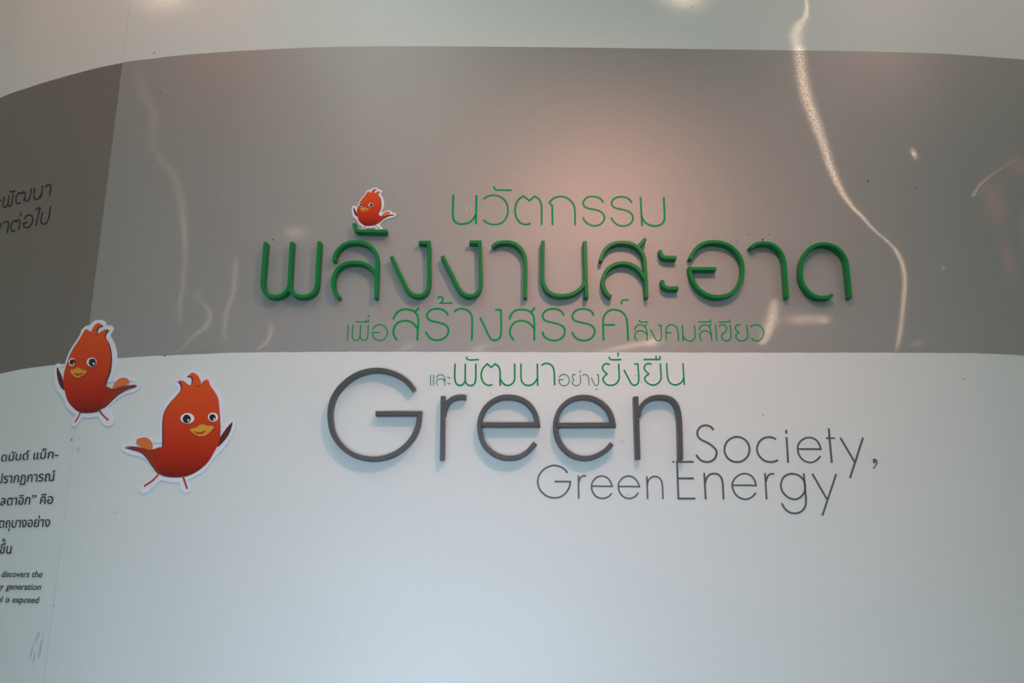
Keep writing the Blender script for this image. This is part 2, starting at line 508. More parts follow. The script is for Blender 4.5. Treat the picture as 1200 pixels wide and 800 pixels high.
# ------------------------------------------------------------------ raised letters
D_LET = 0.030
BASE_OFF = 0.0004
def raised(paths, conv, w, m, label, cat, group):
    bm = bmesh.new()
    for p in paths:
        stroke(bm, p, conv, w, BASE_OFF, D_LET, 0.0012)
    o = link_mesh('raised_letter', bm, m, origin=base_of(bm))
    tag(o, label, cat, group)
    return o

cA, cB, cC, cD = Crop(300, 250, 7.275), Crop(380, 255, 7.275), Crop(490, 265, 7.275), Crop(590, 265, 7.275)
cE, cF, cG = Crop(690, 265, 7.275), Crop(790, 265, 7.275), Crop(890, 265, 7.275)
GRP_G = 'raised green Thai letters on the grey band'
WG = 0.0108
raised([[(77, 243), (62, 440), (52, 600), (62, 652), (95, 692), (140, 706), (172, 706), (220, 690), (258, 655), (280, 615)],
        [(303, 241), (290, 440), (280, 618)],
        [(280, 610), (290, 650), (320, 686), (360, 702), (400, 706), (455, 694), (495, 660), (513, 610), (525, 440), (537, 237)]],
       cA, WG, M_GREEN, 'raised green Thai letter shaped like a rounded w, leftmost in the big green row', 'letter', GRP_G)
raised([[(256, 46), (256, 72), (265, 95), (285, 108), (310, 111), (400, 111), (536, 113)]],
       cB, WG, M_GREEN, 'raised green bar mark with upturned left end under the small red bird', 'letter mark', GRP_G)
raised([[(80, 366), (85, 335), (100, 295), (130, 255), (170, 225), (220, 208), (270, 205), (320, 210), (370, 230), (410, 262), (437, 300), (448, 350), (447, 500), (440, 682)],
        [(128, 682), (100, 655), (82, 620), (73, 570), (75, 520), (90, 470), (120, 425), (165, 395), (215, 382), (260, 379), (310, 382), (360, 400), (400, 430), (428, 470), (443, 515)]],
       cB, WG, M_GREEN, 'raised green Thai letter of two nested arches, standing below the small red bird', 'letter', GRP_G)
raised([[(570, 328), (640, 476), (705, 606), (735, 641), (770, 659), (808, 664), (845, 654), (875, 625), (889, 575), (891, 400), (890, 208, 'c'), (804, 208)]],
       cB, WG, M_GREEN, 'raised green hooked v-shaped Thai letter, left one of the two alike', 'letter', GRP_G)
raised([[(205, 252), (280, 400), (345, 528), (375, 566), (410, 586), (442, 591), (482, 583), (514, 556), (531, 510), (533, 470), (525, 133, 'c'), (437, 133)]],
       cC, WG, M_GREEN, 'raised green hooked v-shaped Thai letter, right one of the two alike', 'letter', GRP_G)
raised([[(-92, 170), (-62, 147), (-22, 134), (23, 131), (65, 136), (110, 155), (155, 198), (180, 250), (188, 310), (188, 450), (187, 606)]],
       cD, WG, M_GREEN, 'raised green cane-shaped Thai letter, in the middle of the big green row', 'letter', GRP_G)
raised([[(337, 123), (335, 300), (336, 455), (348, 505), (378, 550), (425, 580), (480, 590), (530, 588), (580, 577), (635, 548), (675, 508), (700, 455)],
        [(695, 125), (702, 350), (710, 606)]],
       cD, WG, M_GREEN, 'raised green u-shaped Thai letter with a straight right stem', 'letter', GRP_G)
raised([[(103, 294), (112, 250), (135, 205), (170, 168), (215, 145), (275, 136), (330, 139), (385, 155), (430, 188), (462, 230), (477, 285), (482, 350), (496, 606)],
        [(192, 600), (160, 575), (133, 530), (122, 470), (127, 430), (150, 378), (195, 337), (250, 315), (310, 311), (365, 325), (415, 355), (455, 400), (485, 450)],
        [(483, 103), (425, 172)]],
       cE, WG, M_GREEN, 'raised green Thai letter of nested arches with a small tick on its top right', 'letter', GRP_G)
t = thing('raised_letter', 'raised green Thai letter of two short stacked hooks, right of the ticked arches', 'letter', wall_pt(on_wall(784, 340).x, on_wall(784, 340).y), GRP_G)
for p in ([(612, 203), (615, 230), (630, 252), (655, 264), (690, 265), (749, 266)], [(629, 458), (633, 488), (648, 511), (672, 523), (705, 525), (766, 525)]):
    bm = bmesh.new(); stroke(bm, p, cE, WG, BASE_OFF, D_LET, 0.0012)
    link_mesh('hook', bm, M_GREEN, t, t.location)
raised([[(139, 276), (155, 240), (185, 195), (230, 155), (285, 135), (345, 130), (410, 138), (470, 160), (520, 198), (560, 250), (583, 310), (588, 380), (575, 450), (540, 520), (490, 570), (430, 593), (370, 599), (310, 590), (250, 562), (200, 517), (160, 450), (143, 400), (137, 360, 'c'), (250, 360), (360, 360)]],
       cF, WG, M_GREEN, 'raised green round Thai letter with an inner crossbar', 'letter', GRP_G)
raised([[(-75, 185), (-45, 160), (-5, 145), (47, 141), (95, 147), (150, 178), (190, 225), (211, 280), (219, 330), (230, 470), (240, 606)]],
       cG, WG, M_GREEN, 'raised green cane-shaped Thai letter, second from the right end of the big row', 'letter', GRP_G)
raised([[(626, 580), (595, 599), (545, 605), (490, 597), (435, 567), (390, 515), (362, 450), (355, 380), (362, 310), (385, 250), (425, 195), (480, 162), (540, 149), (600, 155), (660, 180), (710, 225), (740, 280), (752, 340), (779, 606)]],
       cG, WG, M_GREEN, 'raised green horseshoe-shaped Thai letter at the right end of the big row', 'letter', GRP_G)

cH, cI, cJ = Crop(370, 415, 5.713), Crop(500, 445, 7.273), Crop(640, 445, 7.059)
GRP_D = 'raised dark grey letters spelling Green'
WD = 0.0133
raised([[(656, 237), (620, 190), (570, 150), (510, 122), (450, 107), (395, 104), (330, 113), (260, 140), (195, 185), (140, 245), (105, 315), (92, 390), (95, 450), (110, 520), (150, 590), (205, 645), (270, 680), (340, 696), (400, 699), (470, 687), (540, 657), (600, 612), (655, 545), (683, 475), (694, 394, 'c'), (550, 394), (399, 395)]],
       cH, WD, M_DARK, 'raised dark grey capital letter G on the white wall', 'letter', GRP_D)
raised([[(139, 136), (131, 684)], [(144, 300), (153, 245), (178, 195), (215, 162), (255, 146), (300, 142), (336, 147)]],
       cI, WD, M_DARK, 'raised dark grey small letter r right after the capital G', 'letter', GRP_D)
raised([[(452, 379), (700, 379), (946, 379, 'c'), (935, 318), (905, 250), (850, 190), (780, 155), (700, 143), (630, 150), (560, 182), (500, 237), (462, 310), (450, 380), (454, 450), (476, 520), (520, 585), (585, 635), (655, 660), (730, 664), (800, 649), (860, 610), (926, 538)]],
       cI, WD, M_DARK, 'raised dark grey small letter e standing right after the r', 'letter', GRP_D)
raised([[(80, 373), (300, 372), (558, 371, 'c'), (545, 310), (510, 240), (455, 187), (390, 153), (320, 141), (245, 149), (180, 179), (120, 237), (87, 310), (79, 380), (88, 460), (120, 530), (170, 590), (235, 630), (310, 647), (380, 641), (450, 611), (500, 577), (545, 527)]],
       cJ, WD, M_DARK, 'raised dark grey small letter e standing right before the n', 'letter', GRP_D)
raised([[(745, 136), (754, 400), (763, 655)], [(763, 300), (772, 255), (790, 220), (822, 182), (870, 152), (930, 141), (990, 144), (1045, 166), (1083, 213), (1101, 280), (1107, 340), (1116, 657)]],
       cJ, WD, M_DARK, 'raised dark grey small letter n touching the printed capital E', 'letter', GRP_D)

# ------------------------------------------------------------------ printed words
V0, V1 = 0.0007, 0.0012
PX = 2.72 / F_PX
def word(name, label, m, letters, group, cat='printed word'):
    """letters: (part name, conv, width in px, [paths])"""
    made = []
    allv = []
    for part, conv, w, paths in letters:
        bm = bmesh.new()
        for p in paths:
            if isinstance(p, dict):
                stroke(bm, p['p'], conv, p.get('w', w) * PX, V0, V1, closed=p.get('closed', False))
            else:
                stroke(bm, p, conv, w * PX, V0, V1)
        allv += [v.co.copy() for v in bm.verts]
        made.append((part, bm))
    c = sum(allv, Vector()) / len(allv)
    root = thing(name, label, cat, Vector((c.x, max(v.y for v in allv), min(v.z for v in allv))), group)
    for part, bm in made:
        link_mesh(part, bm, m, root, root.location)
    return root

GRP_W = 'flat green Thai words around the raised row'
cK, cL = Crop(520, 210, 8.571), Crop(650, 210, 8.571)
R1 = [(490, 235), (465, 200), (425, 178), (375, 172), (330, 180), (300, 205), (285, 240), (300, 272), (340, 292), (400, 303), (450, 318), (485, 345), (500, 385), (490, 420), (460, 450), (420, 465), (380, 465), (335, 448), (300, 415), (283, 380)]
R2 = [(776, 238), (750, 203), (712, 182), (660, 175), (615, 185), (583, 210), (572, 245), (590, 277), (625, 293), (685, 305), (735, 320), (772, 348), (786, 385), (777, 425), (745, 455), (705, 467), (665, 467), (620, 450), (585, 415), (569, 383)]
L, VM, TM = 'letter', 'vowel_mark', 'tone_mark'
word('printed_word', 'flat green Thai word at the top, above the raised green row', M_VGREEN, [
    (L, cK, 2.6, [[(97, 155), (94, 260), (91, 365), (100, 405), (125, 435), (160, 448), (200, 448), (250, 435), (290, 405), (322, 355)], [(329, 158), (326, 300), (323, 451)]]),
    (L, cK, 2.3, [[(400, 201), (430, 178), (465, 163), (510, 160), (560, 172), (605, 205), (635, 250), (645, 300), (640, 355), (615, 405), (575, 440), (530, 453), (490, 453), (440, 440), (396, 408)]]),
    (VM, cK, 2.3, [[(505, 67), (508, 88), (520, 103), (540, 108), (600, 109), (683, 110)]]),
    (L, cK, 2.4, [[(874, 440), (845, 453), (810, 453), (770, 437), (735, 395), (718, 335), (718, 290), (730, 240), (760, 195), (800, 168, 'c'), (860, 215, 'c'), (915, 170, 'c'), (950, 195), (975, 235), (983, 280), (983, 460)]]),
    (L, cK, 2.4, [[(1093, 462), (1090, 265, 'c'), (1060, 235, 'c'), (1092, 200), (1130, 180), (1180, 172), (1224, 182), (1274, 215), (1304, 255), (1316, 302), (1319, 463)]]),
    (L, cL, 2.3, [R1]), (L, cL, 2.3, [R2]),
    (L, cL, 2.5, [[(863, 177), (878, 470)], [(872, 365), (885, 400), (910, 432), (950, 457), (1000, 468), (1050, 462), (1085, 440), (1103, 405), (1104, 370), (1096, 179)]]),
], GRP_W)

cM, cN, cO = Crop(400, 340, 10), Crop(510, 340, 10), Crop(625, 340, 10)
word('printed_word', 'small thin green Thai word at the left end of the line under the raised row', M_VGREEN, [
    (L, cM, 1.5, [[(81, 404), (70, 590)]]),
    (L, cM, 1.5, [[(137, 404), (130, 535), (138, 568), (160, 587), (185, 587), (208, 570), (219, 540)], [(226, 404), (219, 540)],
                  [(219, 540), (230, 570), (255, 587), (280, 585), (302, 565), (310, 530), (315, 404)]]),
    (VM, cM, 1.5, [[(168, 370), (324, 370)], [(287, 340), (287, 370)], [(318, 340), (318, 370)]]),
    (TM, cM, 1.5, [[(320, 284), (318, 316)]]),
    (L, cM, 1.5, [[(370, 460), (385, 430), (415, 408), (450, 400), (495, 415), (530, 455), (540, 495), (528, 540), (495, 575), (450, 588), (405, 575), (375, 540), (363, 495, 'c'), (449, 495)]]),
], GRP_W)
SO = [(872, 345), (882, 300), (910, 258), (955, 232), (1010, 224), (1060, 230), (1110, 250), (1145, 290), (1158, 335), (1162, 590)]
word('printed_word', 'larger flat green Thai word in the middle of the line under the raised row', M_VGREEN, [
    (L, cM, 2.5, [[(610, 342), (622, 305), (650, 265), (690, 235), (750, 222), (800, 228), (850, 245), (885, 285), (900, 335), (890, 590)],
                  [(655, 585), (630, 555), (612, 510), (612, 465), (635, 410), (680, 370), (740, 357), (800, 365), (850, 395), (893, 450)], [(912, 201), (865, 255)]]),
    (L, cN, 2.4, [[(153, 295), (125, 255), (85, 228), (30, 217), (-25, 221), (-70, 245), (-97, 285), (-92, 325), (-60, 352), (0, 370), (60, 383), (115, 405), (148, 440), (156, 475), (140, 525), (100, 562), (55, 580), (10, 584), (-40, 572), (-85, 535), (-112, 484)]]),
    (TM, cN, 2.0, [[(28, 98), (40, 82), (60, 77), (85, 88), (90, 110), (78, 132), (60, 150, 'c'), (204, 150)]]),
    (L, cN, 2.4, [[(222, 249), (250, 230), (285, 218), (330, 218), (375, 233), (410, 265), (430, 310), (433, 355), (430, 590)]]),
    (L, cN, 2.4, [[(526, 318), (590, 450), (635, 545), (660, 575), (695, 585), (730, 578), (760, 550), (772, 500), (770, 230, 'c'), (703, 230)]]),
    (L, cN, 2.4, [SO, [(925, 586), (895, 550), (877, 510), (877, 465), (900, 410), (945, 370), (1000, 357), (1060, 365), (1115, 395), (1158, 450)], [(1170, 203), (1125, 255)]]),
    (L, cO, 2.4, [[(361, 297), (330, 250), (285, 225), (230, 217), (180, 225), (135, 250), (110, 295), (115, 330), (145, 357), (200, 373), (260, 387), (315, 405), (355, 435), (370, 475), (358, 525), (325, 565), (270, 587), (220, 587), (165, 570), (120, 530), (107, 484)]]),
    (L, cO, 2.4, [[(710, 297), (680, 250), (635, 225), (580, 217), (530, 225), (480, 255), (458, 300), (465, 335), (500, 362), (555, 375), (620, 390), (675, 410), (710, 445), (720, 480), (705, 530), (665, 570), (615, 588), (570, 588), (515, 570), (470, 525), (455, 484)]]),
    (L, cO, 2.4, [[(824, 591), (818, 400), (820, 340), (840, 285), (880, 243), (930, 228), (975, 230), (1030, 250), (1075, 295), (1095, 345), (1102, 400), (1111, 591)], [(820, 405), (959, 405)]]),
    (TM, cO, 2.0, [[(1038, 167), (1030, 140), (1045, 118), (1070, 112), (1118, 112)]]),
], GRP_W)
cP, cQ = Crop(738, 350, 13.333), Crop(815, 350, 13.333)
word('printed_word', 'small flat green Thai word at the right end of the line under the raised row', M_VGREEN, [
    (L, cP, 1.6, [[(73, 492), (90, 450), (120, 415), (165, 405), (210, 415), (245, 445), (264, 495), (273, 657)], [(116, 656), (90, 625), (78, 585), (85, 545), (115, 510), (165, 498), (215, 510), (266, 555)], [(266, 393), (235, 432)]]),
    (VM, cP, 1.6, [[(149, 328), (155, 350), (175, 362), (292, 362)]]),
    (L, cP, 1.6, [[(324, 478), (400, 625), (425, 652), (450, 657), (480, 642), (495, 600), (488, 412, 'c'), (438, 412)]]),
    (L, cP, 1.6, [[(571, 657), (567, 490), (580, 445), (610, 415), (650, 405), (700, 420), (738, 460), (752, 510), (763, 657)], [(568, 530), (652, 531)]]),
    (L, cP, 1.6, [[(822, 408), (835, 658)], [(832, 575), (850, 610), (880, 642), (935, 660), (985, 648), (1015, 612), (1022, 570), (1010, 408)]]),
    (L, cQ, 1.6, [[(54, 490), (72, 445), (105, 412), (145, 405), (195, 420), (225, 450), (240, 500), (255, 657)], [(100, 656), (75, 620), (65, 580), (75, 540), (105, 510), (150, 500), (200, 515), (244, 560)], [(248, 393), (215, 435)]]),
    (VM, cQ, 1.6, [[(40, 362), (238, 362)], [(233, 320), (234, 362)]]),
    (L, cQ, 1.6, [[(314, 403), (332, 657)]]),
    (L, cQ, 1.6, [[(369, 437), (390, 412), (425, 403), (460, 415), (485, 450), (483, 490), (460, 520), (425, 545), (410, 580), (425, 625), (460, 652), (500, 655), (540, 630), (557, 590), (555, 550), (543, 403)]]),
    (VM, cQ, 1.6, [[(360, 362), (545, 362)], [(537, 320), (539, 362)]]),
    (L, cQ, 1.6, [[(702, 416), (675, 405), (645, 412), (622, 445), (632, 482), (677, 525, 'c'), (640, 560), (630, 585), (645, 620), (680, 648), (725, 659), (775, 645), (810, 610), (820, 570), (815, 520), (800, 403)]]),
    (L, cQ, 1.6, [[(861, 437), (895, 412), (940, 405), (1000, 420), (1050, 470), (1068, 530), (1055, 590), (1015, 640), (960, 658), (910, 645), (871, 614)]]),
], GRP_W)

cR, cS, cT, cU = Crop(495, 410, 13.333), Crop(575, 410, 13.333), Crop(650, 410, 13.333), Crop(730, 410, 13.333)
GRP_X = 'flat green Thai words on the white wall above the raised dark letters'
word('printed_word', 'tiny pale green Thai word above the raised r, left end of its line', M_VGREEN2, [
    (L, cR, 1.1, [[(128, 386), (127, 556)]]), (L, cR, 1.1, [[(178, 386), (173, 556)]]),
    (L, cR, 1.1, [[(218, 440), (240, 400), (285, 382), (330, 400), (350, 445), (348, 556)], [(238, 556), (222, 520), (230, 475), (285, 448), (330, 465), (350, 495)]]),
    (L, cR, 1.1, [[(392, 415), (405, 432), (440, 435)], [(392, 508), (408, 525), (440, 525)]]),
], GRP_X)
word('printed_word', 'larger green Thai word on white directly above the left raised e', M_VGREEN, [
    (L, cR, 1.9, [[(510, 211), (508, 455), (525, 515), (560, 548), (600, 550), (640, 530), (669, 480)], [(670, 211), (669, 480)],
                  [(669, 480), (690, 525), (730, 552), (785, 548), (820, 515), (833, 455), (834, 211)]]),
    (VM, cR, 1.8, [[(687, 100), (692, 130), (715, 150), (884, 150)]]),
    (L, cR, 1.9, [[(1093, 534), (1060, 550), (1015, 548), (960, 510), (925, 440), (920, 370), (945, 290), (1012, 215, 'c'), (1075, 270, 'c'), (1138, 215, 'c'), (1187, 255), (1210, 310), (1214, 370), (1214, 557)],
                  [(1214, 435), (1230, 475), (1255, 512), (1297, 545), (1347, 552), (1402, 525), (1437, 475), (1442, 420), (1441, 211)]]),
    (L, cS, 1.9, [[(473, 211), (475, 425), (485, 485), (525, 535), (575, 552), (625, 548), (680, 515), (729, 445)], [(729, 211), (735, 557)]]),
    (L, cS, 1.9, [[(793, 241), (830, 215), (880, 207), (935, 225), (975, 270), (990, 330), (1000, 552)]]),
], GRP_X)
word('printed_word', 'tiny pale green Thai word between two larger green words on white', M_VGREEN2, [
    (L, cT, 1.1, [[(70, 430), (95, 395), (145, 378), (195, 398), (228, 455), (220, 510), (190, 545), (145, 558), (100, 538), (72, 500), (66, 462, 'c'), (141, 462)]]),
    (L, cT, 1.1, [[(326, 388), (295, 380), (275, 405), (280, 435), (303, 462, 'c'), (280, 490), (275, 510), (300, 545), (335, 558), (375, 545), (402, 510), (405, 470), (400, 384)]]),
    (TM, cT, 1.1, [[(397, 316), (396, 356)]]),
    (L, cT, 1.1, [[(434, 396), (465, 380), (500, 388), (525, 420), (533, 470), (537, 552)]]),
    (L, cT, 1.1, [[(571, 428), (615, 525), (640, 553), (665, 550), (685, 520), (683, 385, 'c'), (655, 383)]]),
], GRP_X)
word('printed_word', 'larger green Thai word on white above the right raised e and the n', M_VGREEN, [
    (L, cT, 1.8, [[(861, 232), (830, 213), (795, 213), (760, 240), (748, 285), (770, 325), (818, 375, 'c'), (770, 420), (755, 455), (785, 515), (830, 545), (885, 550), (945, 535), (990, 490), (1010, 430), (1008, 380), (1000, 211)]]),
    (VM, cT, 1.8, [[(850, 101), (858, 132), (880, 148), (1045, 148)]]),
    (TM, cT, 1.8, [[(992, 37), (990, 102)]]),
    (L, cU, 1.8, [[(16, 308), (80, 430), (130, 520), (160, 545), (195, 545), (230, 525), (246, 475), (235, 218, 'c'), (172, 218)]]),
    (L, cU, 1.8, [[(447, 226), (415, 212), (380, 213), (345, 240), (333, 280), (350, 320), (404, 372, 'c'), (355, 415), (340, 445), (365, 495), (410, 530), (470, 548), (530, 530), (575, 490), (597, 430), (594, 380), (585, 207)]]),
    (VM, cU, 1.8, [[(318, 147), (586, 147)], [(518, 88), (519, 147)], [(577, 88), (578, 147)]]),
    (L, cU, 1.8, [[(683, 204), (698, 420), (720, 490), (765, 530), (820, 545), (875, 530), (925, 490), (950, 435)], [(937, 204), (960, 547)]]),
], GRP_X)

cV, cW_, cX, cY, cZ, cAA = Crop(805, 490, 10), Crop(915, 490, 10), Crop(620, 530, 10), Crop(720, 530, 10), Crop(810, 530, 10), Crop(890, 530, 10)
GRP_Y = 'flat thin grey English words beside the raised letters'
def ell(cx, cy, rx, ry, n=12, a0=0.0):
    return [(cx + rx * math.cos(a0 + i * 2 * math.pi / n), cy + ry * math.sin(a0 + i * 2 * math.pi / n)) for i in range(n)]
word('printed_word', 'flat thin grey word Society with its comma, right of the raised n', M_VGREY, [
    (L, cV, 2.4, [[(313, 137), (280, 100), (230, 83), (180, 90), (140, 120), (122, 165), (130, 210), (160, 245), (230, 280), (300, 325), (340, 370), (348, 410), (330, 465), (290, 500), (235, 512), (180, 500), (140, 470), (109, 427)]]),
    (L, cV, 2.3, [{'p': ell(587, 365, 147, 148), 'closed': True}]),
    (L, cV, 2.3, [[(1045, 245), (1000, 225), (940, 222), (880, 245), (840, 290), (822, 345), (830, 405), (865, 460), (920, 500), (980, 512), (1030, 505), (1067, 489)]]),
    (L, cW_, 2.3, [[(67, 218), (87, 522)], [(63, 133), (66, 180)]]),
    (L, cW_, 2.0, [[(202, 360), (350, 360), (470, 361, 'c'), (450, 300), (410, 250), (350, 225), (290, 232), (235, 265), (203, 315), (200, 370), (215, 430), (260, 485), (320, 515), (370, 515), (420, 490), (466, 444)]]),
    (L, cW_, 2.3, [[(562, 116), (598, 523)], {'p': [(531, 232), (638, 232)], 'w': 1.8}]),
    (L, cW_, 2.2, [[(698, 226), (866, 512)], [(964, 225), (811, 702)]]),
    ('comma', cW_, 1.4, [{'p': [(1080, 500), (1112, 500)], 'w': 4.6}, [(1110, 478), (1126, 500), (1123, 530), (1106, 563), (1083, 588)]]),
], GRP_Y)
word('printed_word', 'flat thin grey word Green, lower line, below the right raised e', M_VGREY, [
    (L, cX, 2.0, [[(451, 240), (415, 195), (360, 165), (290, 152), (220, 170), (155, 215), (115, 275), (102, 340), (115, 410), (155, 470), (215, 513), (290, 531), (360, 522), (420, 485), (460, 430), (478, 385), (484, 341, 'c'), (297, 340)]]),
    (L, cX, 1.8, [[(578, 268), (583, 540)], [(584, 345), (596, 305), (618, 282), (645, 272), (671, 276)]]),
    (L, cX, 1.7, [[(735, 393), (850, 395), (974, 397, 'c'), (958, 350), (920, 300), (870, 277), (820, 279), (770, 310), (739, 360), (732, 410), (750, 470), (795, 520), (855, 537), (900, 530), (940, 510), (970, 477)]]),
    (L, cY, 1.7, [[(50, 397), (170, 398), (293, 401, 'c'), (275, 350), (235, 300), (185, 277), (130, 282), (85, 310), (52, 360), (47, 410), (65, 470), (110, 520), (170, 538), (215, 530), (250, 508), (281, 470)]]),
    (L, cY, 1.8, [[(380, 278), (390, 547)], [(386, 380), (397, 332), (435, 292), (480, 281), (520, 295), (550, 330), (562, 380), (569, 547)]]),
], GRP_Y)
word('printed_word', 'flat thin grey word Energy at the end of the lower line', M_VGREY, [
    (L, cY, 2.2, [[(930, 110), (733, 110, 'c'), (742, 325), (751, 540, 'c'), (949, 540)], [(742, 304), (931, 304)]]),
    (L, cZ, 2.2, [[(153, 238), (170, 552)], [(166, 360), (180, 302), (213, 262), (265, 247), (315, 257), (350, 292), (367, 345), (379, 552)]]),
    (L, cZ, 1.9, [[(482, 384), (620, 384), (761, 386, 'c'), (745, 330), (705, 275), (650, 250), (600, 250), (545, 275), (500, 320), (482, 375), (490, 430), (525, 495), (580, 535), (640, 548), (690, 535), (725, 510), (758, 474)]]),
    (L, cZ, 2.0, [[(865, 240), (885, 552)], [(878, 345), (888, 300), (910, 264), (940, 251), (973, 251)]]),
    (L, cAA, 2.1, [{'p': [(380, 249), (440, 260), (490, 290), (525, 340), (536, 400), (525, 465), (490, 515), (445, 543), (400, 548), (345, 530), (290, 485), (258, 430), (252, 380), (262, 330), (290, 285), (335, 257)], 'closed': True},
                   [(520, 246), (535, 420), (545, 560), (540, 620), (510, 675), (460, 705), (410, 713), (350, 700), (300, 660), (275, 620), (262, 593)]]),
    (L, cAA, 2.1, [[(620, 248), (792, 548)], [(900, 251), (737, 740)]]),
], GRP_Y)

# ---- the dark left panel: hand-lettered look, black
cBB = Crop(0, 190, 8)
GRP_L = 'black Thai words at the left edge'
word('printed_word', 'black slanting Thai word on the dark grey panel, upper of two', M_BLACK, [
    (L, cBB, 1.7, [[(-14, 358), (8, 354)]]),
    (L, cBB, 1.7, [[(36, 320), (26, 390), (32, 415), (46, 420), (60, 410), (72, 385)], [(82, 308), (72, 385)], [(72, 385), (76, 405), (90, 410), (102, 400), (108, 378), (121, 290)]]),
    (VM, cBB, 1.7, [[(94, 262), (97, 276), (108, 277), (140, 265)]]),
    (L, cBB, 1.7, [[(187, 376), (165, 387), (150, 372), (147, 340), (155, 312), (172, 290), (186, 283, 'c'), (200, 297, 'c'), (218, 272, 'c'), (232, 288), (233, 310), (218, 362)],
                   [(227, 332), (236, 357), (252, 361), (270, 345), (280, 310), (294, 243)]]),
    (L, cBB, 1.7, [[(324, 238), (314, 310), (320, 336), (338, 346), (358, 337), (384, 300)], [(398, 217), (380, 334)]]),
    (L, cBB, 1.7, [[(420, 236), (440, 214), (464, 208), (474, 222), (471, 250), (460, 315)]]),
], GRP_L)
word('printed_word', 'black slanting Thai word on the dark grey panel, lower of two', M_BLACK, [
    (L, cBB, 1.7, [[(-12, 640), (0, 600), (6, 568)]]),
    (L, cBB, 1.7, [[(26, 575), (45, 556), (68, 553), (77, 572), (74, 600), (62, 663)]]),
    (L, cBB, 1.7, [[(137, 638), (117, 646), (102, 630), (99, 600), (108, 572), (126, 549), (140, 544, 'c'), (151, 557, 'c'), (168, 535, 'c'), (182, 550), (182, 575), (171, 632)]]),
    (TM, cBB, 1.7, [[(193, 470), (187, 500)]]),
    (L, cBB, 1.7, [[(228, 530), (242, 505), (270, 492), (296, 503), (303, 540), (288, 585), (255, 611), (226, 603), (216, 570, 'c'), (256, 560)]]),
    (L, cBB, 1.7, [[(334, 442), (352, 428), (374, 428), (366, 450), (350, 520), (334, 594)]]),
    (L, cBB, 1.7, [[(397, 465), (382, 535), (386, 568), (406, 578), (432, 566), (450, 530), (472, 412)]]),
], GRP_L)

# ---- the paragraph on the left panel: set type
def text_mesh(body, size, shear=0.0):
    c = bpy.data.curves.new('type', 'FONT')
    c.body = body; c.size = size; c.shear = shear; c.resolution_u = 3; c.offset = 0.010
    o = bpy.data.objects.new('type', c)
    COL.objects.link(o)
    dg = bpy.context.evaluated_depsgraph_get()
    dg.update()
    me = bpy.data.meshes.new_from_object(o.evaluated_get(dg))
    bpy.data.objects.remove(o); bpy.data.curves.remove(c)
    return me

def type_line(label, words, x_right_px, base_right_px, height_px, x_left, m, group, shear=0.0, cap=0.70):
    """words: list of lists of strings (strings of one word are laid over one another with a lift);
       the line ends at the given point of the photograph and runs level along the wall"""
    e_ = on_wall(*x_right_px)
    z = on_wall(*base_right_px).y
    k = (on_wall(base_right_px[0], base_right_px[1] - height_px).y - z) / cap   # type size in metres
    root = thing('printed_line', label, 'printed text', wall_pt(e_.x, z), group)
    # measure
    items = []; x = 0.0
    for wd in words:
        meshes = []
        wmax = 0.0
        for (txt, dx, dz) in wd:
            me = text_mesh(txt, 1.0, shear)
            meshes.append((me, dx, dz))
            if dx == 0 and dz == 0: wmax = max([v.co.x for v in me.vertices])
        items.append((x, meshes)); x += wmax + 0.30
    total = x - 0.30
    widen = (e_.x - on_wall(x_left, base_right_px[1]).x) / (total * k)
    for x0, meshes in items:
        bm = bmesh.new()
        for me, dx, dz in meshes:
            b2 = bmesh.new(); b2.from_mesh(me)
            for v in b2.verts:
                lx = (v.co.x + x0 + dx - total) * k * widen
                v.co = wall_pt(e_.x + lx, z + (v.co.y + dz) * k, V1)
            tmp = bpy.data.meshes.new('tmp'); b2.to_mesh(tmp); b2.free()
            bm.from_mesh(tmp); bpy.data.meshes.remove(tmp); bpy.data.meshes.remove(me)
        link_mesh('word', bm, m, root, root.location)
    return root

GRP_P = 'Thai paragraph lines on the white left panel'
TH = 0.56                                # height of a Thai consonant in ems
type_line('charcoal Thai text line ending in a hyphen, topmost of the left paragraph', [[('ดมันด์', 0, 0)], [('แบ็ก-', 0, 0)]], (68.3, 535), (62, 536.8), 8.0, 1, M_TEXT, GRP_P, 0, TH)
type_line('charcoal Thai text line, second from the top of the left paragraph', [[('ปรากฏการณ์', 0, 0)]], (64.5, 560), (64, 563.2), 9.0, -4, M_TEXT, GRP_P, 0, TH)
type_line('charcoal Thai text line with a closing quotation mark, middle of the left paragraph', [[('ลตาอิก”', 0, 0)], [('คือ', 0, 0)]], (62.2, 588), (61, 590), 9.0, 0, M_TEXT, GRP_P, 0, TH)
type_line('charcoal Thai text line, fourth from the top of the left paragraph', [[('ตถุบางอย่าง', 0, 0)]], (58.8, 614), (58, 617.0), 9.0, -2, M_TEXT, GRP_P, 0, TH)
type_line('short charcoal Thai text line of one word ending the left paragraph', [[('ขึน', 0, 0), ('\u0E49', 0.50, 0.27)]], (13.6, 645), (13, 648.5), 9.0, -1, M_TEXT, GRP_P, 0, TH)
GRP_Q = 'small slanted English text lines on the white left panel'
type_line('small slanted grey text line reading discovers the', [[('discovers', 0, 0)], [('the', 0, 0)]], (50, 672), (49, 676.2), 7.6, 1, M_TEXT, GRP_Q, 0.16)
type_line('small slanted grey text line ending in the word generation', [[('y', 0, 0)], [('generation', 0, 0)]], (48.4, 688), (48, 691.0), 7.6, -0.5, M_TEXT, GRP_Q, 0.16)
type_line('small slanted grey text line ending in is exposed', [[('al', 0, 0)], [('is', 0, 0)], [('exposed', 0, 0)]], (46.2, 704), (46, 706.4), 7.6, -3, M_TEXT, GRP_Q, 0.16)

